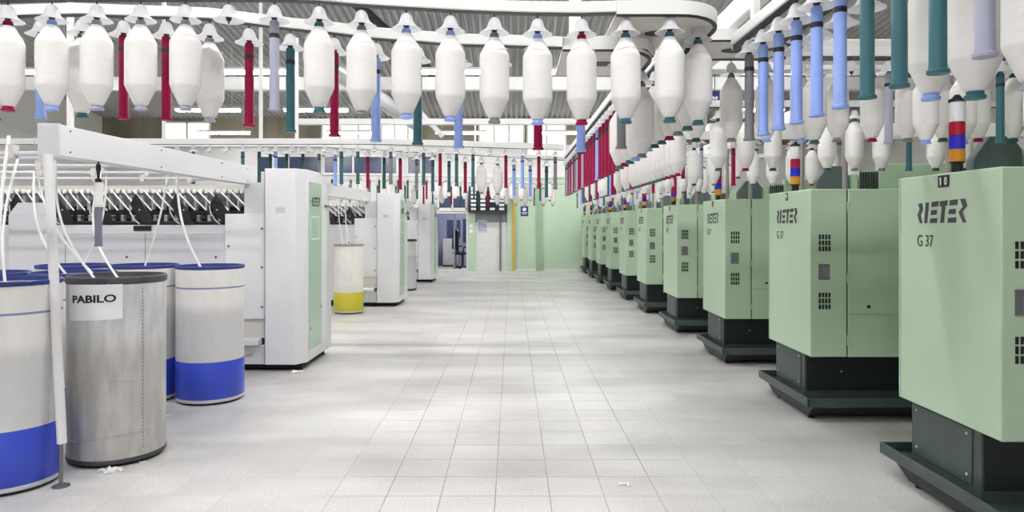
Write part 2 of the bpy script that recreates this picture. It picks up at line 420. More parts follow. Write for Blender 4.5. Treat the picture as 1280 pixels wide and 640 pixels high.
# windows of the far wall
WN = [1]
def window(x0, x1, z0, z1, pane, mull=2, rows=1):
    WN[0] += 1
    y = WY
    f = MB(); t = .06
    f.box(x0, y - .06, z0, x1, y - .002, z0 + t).box(x0, y - .06, z1 - t, x1, y - .002, z1)
    for i in range(mull + 1):
        xx = x0 + (x1 - x0 - t) * i / mull; f.box(xx, y - .06, z0, xx + t, y - .002, z1)
    for j in range(1, rows):
        zz = z0 + (z1 - z0) * j / rows; f.box(x0, y - .055, zz - .02, x1, y - .002, zz + .02)
    w = struct(f.build('window_%d' % WN[0], M['rail'], smooth=False))
    MB().box(x0 + .01, y - .03, z0 + .01, x1 - .01, y - .01, z1 - .01).build('pane', pane, w)
    return w
window(wx(-45), wx(62), wz(181), wz(158), M['day'], 6)
window(wx(205), wx(264), wz(178), wz(152), M['day'], 2)
window(wx(402), wx(472), wz(180), wz(154), M['day'], 3)
window(wx(476), wx(528), wz(180), wz(154), M['day'], 3)
window(wx(598), wx(656), wz(180), wz(152), M['day'], 3)
window(wx(658), wx(708), wz(200), wz(152), M['day'], 2)
window(wx(322), wx(400), wz(219), wz(194), M['navy_glass'], 4)
window(wx(404), wx(498), wz(219), wz(194), M['navy_glass'], 5)
window(wx(508), wx(545), wz(219), wz(194), M['navy_glass'], 2)
window(wx(547), wx(584), wz(262), wz(243), M['navy_glass'], 2)
# shelf of dark boxes with white cells above the tiled wall
sh = thing('bobbin_shelf', 'black open rack with white cell fronts above the tiled wall', 'rack', (wx(610), WY - .35, wz(264)))
w2 = (wx(634) - wx(586)) / 2; hh = wz(239) - wz(264)
MB().box(-w2, -.02, -.05, w2, .33, 0).build('base_board', M['dark'], sh)
MB().box(-w2, .2, 0, w2, .33, hh).build('back_panel', M['black'], sh)
for k in range(5):
    xx = -w2 + (2 * w2 - .04) * k / 4; MB().box(xx, 0, 0, xx + .04, .2, hh).build('upright', M['black'], sh)
for c_ in range(4):
    for r_ in range(5):
        if c_ == 2 and r_ < 4 and r_ % 2: continue
        x0 = -w2 + .09 + c_ * (2 * w2 - .04) / 4; z0 = .03 + r_ * hh / 5
        MB().box(x0, .05, z0, x0 + .17, .2, z0 + hh / 5 - .055).build('cell_front', M['paper'], sh)
# notices, pipes on the far wall
po = thing('wall_poster', 'grey printed notice taped on the white tiled wall', 'poster', (wx(603), WY - .004, wz(283)))
pw, ph = (wx(609) - wx(597)) / 2, (wz(275) - wz(291)) / 2
MB().box(-pw, -.004, -ph, pw, 0, ph).build('sheet', mat('pale poster paper', (196, 202, 216), .7), po)
g_ = MB()
for r_ in range(7):
    for c_ in range(3):
        if (r_ * 3 + c_) % 4 == 1: continue
        g_.box(-pw * .8 + c_ * pw * .56, -.006, ph * .75 - r_ * ph * .24, -pw * .8 + c_ * pw * .56 + pw * .42, -.004, ph * .75 - r_ * ph * .24 + ph * .12)
g_.build('print', mat('grey print', (130, 138, 160), .7), po)
sg = thing('safety_sign', 'small blue safety sign with white figure on the green wall', 'sign', (wx(655.5), WY - .006, wz(264)))
sw, s_h = .13, .17
MB().box(-sw, -.008, -s_h, sw, 0, s_h).build('plate', M['sign_blue'], sg)
g_ = MB().lathe([(.0, .0), (.06, .0)], 14, (0, 0, 0), caps=False)
g_ = MB().prism([(.065 * math.cos(k * PI / 7), .065 * math.sin(k * PI / 7) + .06) for k in range(14)], lambda u, v, t: (u, t, v), -.011, -.008)
g_.prism([(-.1, -.04), (.1, -.04), (.1, -.06), (-.1, -.06)], lambda u, v, t: (u, t, v), -.011, -.008)
g_.prism([(-.08, -.09), (.08, -.09), (.08, -.105), (-.08, -.105)], lambda u, v, t: (u, t, v), -.011, -.008)
g_.build('pictogram', M['paper'], sg)
o = MB().cyl((wx(642), WY - .12, .02), (wx(642), WY - .12, wz(222)), .035).box(wx(642) - .02, WY - .12, .6, wx(642) + .02, WY, .64).box(wx(642) - .02, WY - .12, 2.2, wx(642) + .02, WY, 2.24).build('wall_pipe', M['yellow_paint'])
tag(o, 'yellow painted vertical pipe on the far green wall', 'pipe')
o = MB().cyl((wx(625.5), WY - .06, .0), (wx(625.5), WY - .06, wz(264)), .028).box(wx(625.5) - .015, WY - .06, .9, wx(625.5) + .015, WY, .93).build('wall_pipe', M['bolt'])
tag(o, 'thin grey vertical pipe standing before the white tiled wall', 'pipe')
o = MB().box(wx(587), WY - .09, wz(284.5), wx(591), WY - .06, wz(280)).box(wx(587), WY - .09, wz(291), wx(591), WY - .06, wz(286.5)).build('wall_switch', M['paper'])
tag(o, 'white light switches on the green pilaster beside the office door', 'switch')

# ------------------------------------------------------------------ bobbins and hangers
PKG = [(.019, .379), (.024, .376), (.029, .369), (.0605, .312), (.0645, .304), (.066, .294), (.066, .28), (.066, .2), (.066, .125), (.066, .113), (.0648, .106), (.0625, .1), (.034, .036), (.029, .026), (.025, .022), (.02, .02)]
TUB = [(.0, 0), (.0265, 0), (.0275, .004), (.0275, .009), (.0225, .012), (.0215, .03), (.0208, .335)]
TOPC = [(.0208, .335), (.0208, .39), (.017, .4), (.0, .4)]
me_pkg = MB().lathe(PKG, 28).mesh('yarn_package', M['yarn'])
# the last wound layer: a raised slanting thread round the shoulder
pk = MB(); pk.lathe(PKG, 28)
pk.tube([( .0535 * 1.08 * math.cos(a), .0535 * 1.08 * math.sin(a), .322 + .012 * math.cos(a + 1.9)) for a in [k * 2 * PI / 24 for k in range(25)]], .0016, 5)
me_pkg = pk.mesh('yarn_package', M['yarn'])
me_tube, me_top, me_band = {}, {}, None
for c in TUBE:
    m2 = MB(); m2.lathe(TUB, 18, caps=False); m2.mat(1).lathe(TOPC, 18, caps=False); me_tube[c] = m2.mesh('tube', [TUBE[c], TUBE_TOP[c]])
me_band = MB().lathe([(.0212, .322), (.0222, .323), (.0222, .341), (.0212, .342)], 18, caps=False).mesh('band', mat('black band', (24, 22, 40), .5))
me_bell = MB().lathe([(.003, .470), (.012, .4685), (.021, .461), (.027, .448), (.031, .433), (.037, .42), (.05, .409), (.066, .400),
                      (.0655, .398), (.049, .406), (.0355, .417), (.0295, .432), (.0255, .446), (.02, .458), (.011, .466), (.0, .467)], 24, caps=False).mesh('bell', M['bell'])
me_ins = MB().lathe([(.0, .402), (.011, .4025), (.0115, .408), (.014, .412), (.014, .418), (.006, .424), (.003, .43), (.003, .484), (.0, .484)], 12, caps=False).mesh('insert', M['black'])
me_insw = MB().lathe([(.0, .384), (.003, .386), (.004, .396), (.011, .4), (.0135, .418), (.014, .424), (.006, .428), (.003, .43), (.003, .484), (.0, .484)], 12, caps=False).mesh('insert', M['black'])
CN = {'red': 'crimson', 'teal': 'teal', 'blue': 'light blue', 'grey': 'grey', 'lavender': 'lavender grey', 'green': 'dark green'}

def hang(kind, c, p, where, group, k, rz=None):
    """one hanger on a rail and, unless it is empty, the bobbin or bare tube that hangs from it; p is the tube's lower end"""
    rz = random.uniform(0, 6.28) if rz is None else rz
    o_ = ordinal(k)
    if kind in 'BT':
        if kind == 'B':
            t = thing('hanging_roving_bobbin', 'full white bobbin on %s tube, %s %s' % (CN[c], o_, where), 'bobbin', p, group, rz)
            link('tube', me_tube[c], t); link('yarn_package', me_pkg, t)
        else:
            t = thing('hanging_empty_tube', 'bare %s tube, %s %s' % (CN[c], o_, where), 'tube', p, group, rz)
            link('tube', me_tube[c], t); link('band', me_band, t)
        what = 'with ' + ('full bobbin' if kind == 'B' else 'bare tube')
    else: what = 'left empty'
    h = thing('bobbin_hanger', 'bell hanger %s, %s %s' % (what, o_, where), 'hanger', p, 'hangers of ' + group, rz)
    link('bell', me_bell, h); link('insert', me_ins if kind != 'H' else me_insw, h)

def rail(path, label, w=.06, h=.05, group='overhead bobbin rails'):
    """path = tube lower ends; the rail runs .484 above them"""
    t = thing('overhead_rail', label, 'rail', path[0], group)
    P = [Vector(p) - Vector(path[0]) + Vector((0, 0, .49)) for p in path]
    MB().strip(P, w, h).build('rail_body', M['rail'], t, bevel=.004)
    MB().strip([p - Vector((0, 0, .003)) for p in P], w * .7, .003).build('rail_slot', M['black'], t)
    # joints
    for i in range(len(P) - 1):
        d = P[i+1] - P[i]; L = d.length; nn = int(L / 1.1)
        for j in range(1, nn + 1):
            q = P[i] + d * (j / (nn + 1)); 
            if abs(d.x) > abs(d.y): MB().box(-.012, -w/2 - .006, -.004, .012, w/2 + .006, h + .012).build('joint', M['white2'], t, q)
            else: MB().box(-w/2 - .006, -.012, -.004, w/2 + .006, .012, h + .012).build('joint', M['white2'], t, q)
    return t

def ext(p, q, d): p, q = Vector(p), Vector(q); return p + (p - q).normalized() * d

# front row across the aisle, nearest the camera
YF = 3.2
FRONT = [(-46,140,'B','blue'),(10,139,'B','red'),(65,138,'B','blue'),(121,138,'B','lavender'),(176,138,'B','lavender'),(232,138,'B','lavender'),(286,138,'H','grey'),(343,138.5,'T','lavender'),
 (399,140.5,'B','teal'),(452,145,'B','grey'),(508,148.5,'B','blue'),(563,151.5,'B','blue'),(618,154,'B','grey'),(672,155.5,'B','blue'),(727,156,'B','red'),(782,154.5,'B','teal'),(837,153,'B','teal')]
pts = []
for k, (px, py, kd, c) in enumerate(FRONT):
    p = at(px, py, YF); pts.append(p); hang(kd, c, p, 'from left on the nearest cross rail', 'bobbins on the nearest cross rail', k + 1)
A2 = []
for i in range(9):
    A2.append(Vector((.878, 3.4 + .205 * i, 2.068)))
arc = [Vector((.80, 3.23, pts[-1].z)), Vector((.855, 3.29, 2.06))]
rail([ext(pts[0], pts[1], 1.2)] + pts + arc + A2 + [A2[-1] + Vector((0, .5, 0))], 'nearest white overhead rail crossing the aisle and bending back beside the machines')
for k, (p, c) in enumerate(zip(A2, ['teal','teal','grey','red','teal','green','blue','grey','red'])):
    hang('B', c, p, 'from front behind the rail bend', 'bobbins behind the rail bend', k + 1)

# second row, close behind it
YS = 3.44
SECOND = [(-7,150,'T','teal'),(51,148,'T','blue'),(103,147,'B','teal'),(154.5,149,'T','red'),(208,150.5,'T','red'),(262,152.5,'B','lavender'),(311.5,158.5,'T','red'),(363,165,'T','teal'),(418,170.5,'T','red'),(470,177,'T','blue'),(522,181,'T','teal'),
 (573,185,'T','blue'),(623,186,'H','grey'),(672.5,187.5,'T','red'),(726,189.5,'T','blue'),(776.5,186,'T','grey')]
pts = []
for k, (px, py, kd, c) in enumerate(SECOND):
    p = at(px, py, YS); pts.append(p); hang(kd, c, p, 'from left on the second cross rail', 'tubes and bobbins on the second cross rail', k + 1)
# rail A: runs down the aisle from the second row's bend
A = [Vector((.695, 3.86 + .196 * i, 1.955)) for i in range(28)]
rail([ext(pts[0], pts[1], 1.2)] + pts + [Vector((.64, 3.5, 1.955)), Vector((.69, 3.62, 1.955))] + A + [A[-1] + Vector((0, .12, 0))], 'second white overhead rail behind the nearest one, running on down the aisle')
AC = ['grey','blue','teal','red','teal'] + ['red','red','red','red','red','blue','red','red','red','red','red','lavender','red','red','lavender','grey','red','lavender','red','grey','red','lavender','grey']
for k, (p, c) in enumerate(zip(A, AC)):
    hang('B' if k < 5 else 'T', c, p, 'from front on the rail along the aisle', 'bobbins and tubes on the rail along the aisle', k + 1)

# rail B: tubes along the right of the aisle, nearest the camera
B = [Vector((1.11, 1.69 + .1865 * i, 1.991)) for i in range(10)]
BC = ['lavender','teal','teal','teal','blue','blue','blue','blue','blue','grey']
for k, (p, c) in enumerate(zip(B, BC)):
    hang('T', c, p, 'from camera on the near right rail', 'tubes on the near right rail', k + 1)
rail([B[0] - Vector((0, .9, 0))] + B + [Vector((1.11, 3.55, 1.991)), Vector((1.14, 3.64, 1.991)), Vector((1.22, 3.68, 1.991))], 'white rail above the blue and teal tubes at upper right', group='overhead bobbin rails')
# rail C near end
C0 = [Vector((1.28, (1.77, 1.99, 2.2)[i], 1.965)) for i in range(3)]
for k, (p, c) in enumerate(zip(C0, ['lavender','teal','blue'])):
    q = p.copy(); q.z = [1.93, 1.945, 1.978][k]
    hang('B', c, q, 'from camera beside the teal tubes', 'large bobbins at the near right', k + 1)
for i in range(6):
    hang('H', 'grey', Vector((1.28, 2.40 + .2 * i, 1.978)), 'on the outer right rail', 'empty hangers on the outer right rail', i + 1)
rail([Vector((1.28, 1.0, 1.978)), Vector((1.28, 3.6, 1.978))], 'white outer rail right of the teal tubes')
# rail C far: white bobbins over the machine ends
C1 = [Vector((1.35, 5.86 + .19 * i, 1.99)) for i in range(44)]
CC = ['red','red','red','teal','teal','teal','teal','teal','red','teal','teal','grey']
for k, p in enumerate(C1):
    if k < 11: kd, c = 'B', CC[k % 12]
    else: kd, c = random.choice('BBBTTTTHH'), random.choice(['red','teal','grey','blue','green'])
    hang(kd, c, p, 'from front on the machine-end rail', 'bobbins on the long rail by the machine ends', k + 1)
rail([C1[0] - Vector((0, .5, 0)), C1[-1] + Vector((0, .3, 0))], 'long white rail running past the green machine ends')

# creel rows over the spinning machines
def creel(Y, z, x0, items, word, tray=True):
    pts = []
    for k, it in enumerate(items):
        p = Vector((x0 + .21 * k, Y, z)); pts.append(p)
        if it is None: continue
        hang(it[0], it[1], p, 'from aisle, %s' % word, 'bobbins on ' + word, k + 1)
    rail([ext(pts[0], pts[-1], .25), ext(pts[-1], pts[0], .6)], 'white creel rail across the machines, %s' % word, group='creel rails over the spinning machines')
def rnd(n, seed, pt=.2):
    rr = random.Random(seed); return [('T' if rr.random() < pt else 'B', rr.choice(['teal','green','red','grey','blue','lavender'])) for _ in range(n)]
creel(4.07, 2.053, (1018-640)/900*4.07, [('B','teal'),('H','grey'),('T','lavender'),('B','blue'),('B','blue'),('T','teal'),('B','green')], 'nearest creel row')
creel(4.29, 2.09, (870-640)/900*4.29, [('B','green'),('B','grey'),('B','blue'),('B','blue'),('B','grey'),('B','red'),('B','grey'),('B','green'),('B','red'),('B','green')], 'second creel row')
creel(5.56, 2.01, (898-640)/900*5.56, [('B','teal'),('B','red'),('B','green'),None,('B','green'),('B','grey'),('B','grey'),('T','teal'),('B','green'),('B','teal')], 'third creel row')
creel(7.7, 2.01, (867.6-640)/900*7.7, [('B','green'),('B','grey'),('T','red'),('B','teal'),('B','lavender'),('B','red'),('B','red'),('B','lavender'),('B','grey')], 'fourth creel row')
creel(8.25, 2.12, 1.96, [('T','red'),('T','lavender'),('T','green'),('B','teal'),('T','lavender'),('T','red'),('B','grey'),('T','red')], 'fifth creel row')
for i, (Y, word) in enumerate([(10.0, 'sixth creel row'), (10.5, 'seventh creel row'), (12.5, 'eighth creel row'), (14.7, 'ninth creel row'),
                               (17.0, 'tenth creel row'), (19.3, 'farthest creel row')]):
    creel(Y, 2.03, 1.75, rnd(7, 40 + i, .35), word)

# far pair of rails, crossing behind the nearest white machine
YD = 8.9
D1 = {-5:('H','grey'),-4:('T','teal'),-3:('H','grey'),-2:('H','grey'),-1:('T','teal'),0:('T','green'),1:('T','blue'),2:('H','grey'),3:('H','grey'),4:('H','grey'),5:('T','teal'),6:('T','teal'),7:('H','grey'),8:('T','grey'),9:('H','grey'),
      10:('T','teal'),11:('T','red'),12:('T','teal'),13:('T','teal'),14:('H','grey'),15:('T','red'),16:('T','blue'),17:('T','red'),18:('T','grey')}
pts = []
for n_, k in enumerate(sorted(D1)):
    px = 324 + 20.56 * k; py = 230 + max(0, (px - 480)) * .031
    p = at(px, py, YD); pts.append(p); hang(D1[k][0], D1[k][1], p, 'from left behind the first white machine', 'tubes on the rail behind the first white machine', n_ + 1)
q = pts[-1]
rail([ext(pts[0], pts[1], 2.6)] + pts + [q + Vector((.1, .05, 0))], 'white rail behind the first white machine with coloured tubes', h=.07)
YE = 9.25
D2 = [('T','green'),('T','green'),('T','green'),('T','grey'),('T','blue'),('H','grey'),('T','red'),('T','green'),('T','red'),('T','grey'),('T','teal'),('T','teal'),('T','red'),('B','grey'),('B','grey'),('T','blue'),('T','blue'),('T','teal')]
pts = []
for k, it in enumerate(D2):
    px = 338 + 20.3 * k; py = 231.5 + max(0, px - 400) * .054
    p = at(px, py, YE); pts.append(p); hang(it[0], it[1], p, 'from left on the fourth cross rail', 'tubes on the fourth cross rail', k + 1)
rail([ext(pts[0], pts[1], 2.6)] + pts + [pts[-1] + Vector((.3, .2, 0))], 'fourth white cross rail, just behind the rail of coloured tubes')
for j, (Y, zb, word) in enumerate([(15.6, 2.17, 'the fifth cross rail'), (16.0, 2.07, 'the sixth cross rail')]):
    rr = random.Random(90 + j); pts = []
    for k in range(24):
        x = -3.9 + j * .09 + .205 * k
        p = Vector((x, Y, zb - .003 * k)); pts.append(p)
        kd = rr.choice('BTTTB' if k < 16 else 'BBT'); c = rr.choice(['green','green','teal','grey','blue','green','teal','grey','red'])
        hang(kd, c, p, 'from left on %s' % word, 'bobbins on ' + word, k + 1)
    rail([ext(pts[0], pts[1], 2)] + pts + [pts[-1] + Vector((.4, .3, 0))], 'white rail, %s before the far wall' % word)

# rail bends: rounded trays at the corners of the rails
def bend(x0, y0, z, w, d, label):
    t = thing('rail_bend', label, 'rail bend', (x0, y0, z), 'rounded trays at the rail bends')
    poly = [(0, 0), (w * .55, 0)] + [(w * .55 + w * .45 * math.sin(a), d * .45 - d * .45 * math.cos(a)) for a in [k * PI / 16 for k in range(1, 9)]] + [(w, d), (0, d)]
    MB().prism(poly, lambda u, v, t_: (u, v, t_), 0, .012).build('tray', M['tray'], t)  # cream puts the white tray's unlit underside into its colour
    n = len(poly); rim = MB()
    rim.strip([Vector((u, v, 0)) for u, v in poly[:-1]], .02, .06).build('rim', M['rail'], t)
    MB().strip([Vector((u, v, -.008)) for u, v in poly[:-1]], .018, .008).build('edge_seal', M['black'], t)
    a = MB().prism([(.5 * w + .07 * math.cos(k * PI / 8), .5 * d + .05 * math.sin(k * PI / 8)) for k in range(16)], lambda u, v, t_: (u, v, t_), -.003, 0)
    a.build('opening', M['dark'], t)
bend(.46, 3.17, 2.522, .50, .62, 'rounded shade-toned tray at the bend of the nearest rail')
bend(.24, 3.42, 2.428, .46, .6, 'rounded shade-toned tray at the bend of the second rail')
bend(.94, 3.84, 2.58, .62, .45, 'rounded shade-toned tray beside the near end of the blue tube rail')

# ------------------------------------------------------------------ green spinning machines (right)
def ring_frame(number, label):
    t = thing('spinning_machine', label, 'machine', (0, 0, 0), 'green spinning machines along the right of the aisle')
    D = .95
    onX = lambda y0, z0: (lambda u, v, w: (-w, y0 - u, z0 + v))          # writing on the aisle side, reads from far to near
    cab = MB().box(0, 0, .52, .297, D, 1.885).build('cabinet', M['green'], t, bevel=.008)
    logo(onX(.735, 1.605), .47, .13).build('logo', M['ink'], cab)
    text_on('G 37', .1, onX(.735, 1.468), 0, (.16, .068)).build('model_lettering', M['ink'], cab)
    np_ = MB().box(-.004, .478, 1.806, 0, .525, 1.873)
    if len(number) > 1: np_.box(-.004, .425, 1.806, 0, .474, 1.873)
    np_ = np_.build('number_plate', M['black'], t)
    dg = MB()
    fn = lambda y0: (lambda u, v, w: (-.004 - w, y0 - u, 1.818 + v))
    if number == '10':
        dg.prism([(.004, .033), (.011, .044), (.018, .044), (.018, 0), (.01, 0), (.01, .034)], fn(.513), 0, .002)
        ring = []
        for k in range(20):
            a = k * 2 * PI / 20; ring.append((math.cos(a), math.sin(a)))
        o_ = [fn(.45)(.0125 * x, .022 + .022 * y, .002) for x, y in ring]; i_ = [fn(.45)(.0055 * x, .022 + .014 * y, .002) for x, y in ring]
        dg.add(o_ + i_, [(k, (k+1) % 20, 20 + (k+1) % 20, 20 + k) for k in range(20)])
        dg.build('digits', M['paper'], np_)
    else:
        text_on(number, .06, lambda u, v, w: (-.004 - w, .514 - u, 1.818 + v), .001, (.024, .044)).build('digits', M['paper'], np_)
    # inspection openings on the side that faces the camera
    for z0 in (1.376, .905):
        g = MB()
        for i in range(4):
            for j in range(3):
                x = .068 + i * .026; z = z0 + .004 + j * .048; g.box(x, -.003, z, x + .016, .004, z + .038)
        g.build('vent_slots', M['black'], t)
    wf = MB().box(.066, -.006, 1.148, .155, .002, 1.275).build('window_surround', M['bolt'], t)
    MB().box(.098, -.009, 1.16, .15, -.006, 1.262).build('glass', mat('smoky glass', (120, 112, 122), .2), wf)
    MB().box(.297, .012, .53, .307, D - .01, 1.88).build('door_gap', M['black'], t)
    sp = MB().box(.307, 0, .52, 1.75, D, 1.885).build('side_panel', M['green'], t, bevel=.006)
    MB().box(.31, -.003, .862, 1.745, 0, .868).build('panel_seam', M['green_wall_dark'], sp)
    MB().lathe([(.0, 0), (.014, 0), (.014, .006), (0, .006)], 12).build('lock', M['black'], t, (.47, -.004, .93)).rotation_euler = (R(90), 0, 0)
    for z in (.62, 1.12, 1.7): MB().cyl((.302, -.008, z), (.302, -.008, z + .08), .008).build('hinge', M['green'], t)
    MB().box(-.002, D - .03, .53, .01, D - .022, 1.875).build('edge_seam', M['green_wall_dark'], cab)
    # plinth and low tray round it
    pl = MB().box(.045, .22, .13, 2.4, D - .07, .53).build('plinth', M['dark_green'], t, bevel=.005)
    MB().box(.06, .214, .2, 2.38, .22, .525).build('dark_plinth_front', M['black_green'], pl)  # thin near-black sheet over the plinth's near side
    ap = MB().box(.038, .29, .2, .045, D - .1, .5).build('access_panel', M['dark_green'], t, bevel=.003)
    for y, z in ((.33, .47), (D - .14, .47), (.33, .25), (D - .14, .25)):
        MB().lathe([(0, 0), (.008, 0), (.008, .005), (0, .006)], 8).build('screw', M['silver'], ap, (.0375, y, z)).rotation_euler = (0, R(-90), 0)
    for x in (.35, .9): MB().lathe([(0, 0), (.008, 0), (.008, .005), (0, .006)], 8).build('screw', M['silver'], pl, (x, .219, .36)).rotation_euler = (R(90), 0, 0)
    tr = MB()
    tr.box(-.045, -.06, .13, -.03, D + .14, .196)
    tr.box(-.045, -.06, .13, 2.4, -.045, .196)
    tr.box(-.045, D + .125, .13, 2.4, D + .14, .196)
    tr.box(-.045, -.06, .125, 2.4, D + .14, .135)
    tr.build('tray', M['dark_green'], t, bevel=.004)
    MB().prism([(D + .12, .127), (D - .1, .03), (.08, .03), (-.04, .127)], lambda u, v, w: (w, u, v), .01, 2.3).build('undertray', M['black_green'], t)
    for x in (.06, 1.1):
        for y in (.12, D - .14):
            MB().lathe([(.03, 0), (.03, .008), (.012, .012), (.012, .035)], 10).build('foot', M['black'], t, (x, y, 0))
    # poles and hoods on top
    for y in (.02, D - .05):
        MB().cyl((.3, y + .02, 1.88), (.3, y + .02, 2.56), .022).build('pole', M['steel'], t)
    MB().prism([(.42, 1.88), (.42, 2.0), (.52, 2.14), (.66, 2.14), (.72, 2.06), (.72, 1.88)], lambda u, v, w: (u, w, v), .87, D - .004).build('hood', M['hood'], t, bevel=.006)
    MB().box(.74, .87, 1.88, .8, D - .004, 2.06).build('green_post', M['green'], t)
    vb = MB().box(.82, .88, 1.88, 1.0, D - .004, 2.1).build('fan_box', M['green'], t)
    g = MB()
    for i in range(7): g.box(.825 + i * .025, .872, 1.9, .842 + i * .025, .88, 2.085)
    g.build('louvres', M['dark'], vb)
    MB().box(1.0, .87, 1.88, 1.75, D - .004, 2.16).build('rear_cover', M['green'], t, bevel=.01)
    # signal beacon
    b = MB().lathe([(.03, 0), (.03, .05), (.041, .055), (.041, .06), (0, .06)], 18).build('beacon', M['black'], t, (.046, .43, 1.885))
    z = .06
    for nme, h, m in (('amber_lens', .07, 'lens_amber'), ('blue_lens', .075, 'lens_blue'), ('red_lens', .075, 'lens_red'), ('clear_lens', .11, 'lens_clear')):
        MB().lathe([(0, z), (.041, z), (.041, z + h - .006), (.038, z + h - .004), (.038, z + h), (0, z + h)], 18).build(nme, M[m], b); z += h
    MB().lathe([(.043, z), (.043, z + .016), (.03, z + .018), (.012, z + .04), (0, z + .042)], 18).build('cap', M['black'], b)
    return t

FAR = [4.51, 6.79, 9.13, 11.45, 13.8, 16.0, 18.2, 20.2, 22.2, 24.1]
proto = {}
words_ = ['second', 'third', 'fourth', 'fifth', 'sixth', 'seventh', 'eighth', 'ninth']
m10 = ring_frame('10', 'nearest pale green spinning machine, its black plate reading 10')
m9 = ring_frame('9', 'second nearest pale green spinning machine on dark plinth, just beyond the near one')
ms = [m10, m9]
for k in range(2, 10):
    c = copy_tree(m9)
    c['label'] = ('%s pale green spinning machine from the camera on the right' % words_[k-1]) if k < 9 else 'farthest pale green spinning machine, close to the far green wall'
    # plates beyond the second machine are too small to read: leave them off
    for o in [x for x in ALL() if x.parent == c and x.name.startswith('number_plate')]:
        for d in [x for x in ALL() if x.parent == o]: bpy.data.objects.remove(d)
    ms.append(c)
for k, m_ in enumerate(ms):
    m_.location = (2.42 - .013 * max(0, k - 2), FAR[k] - .95, 0)

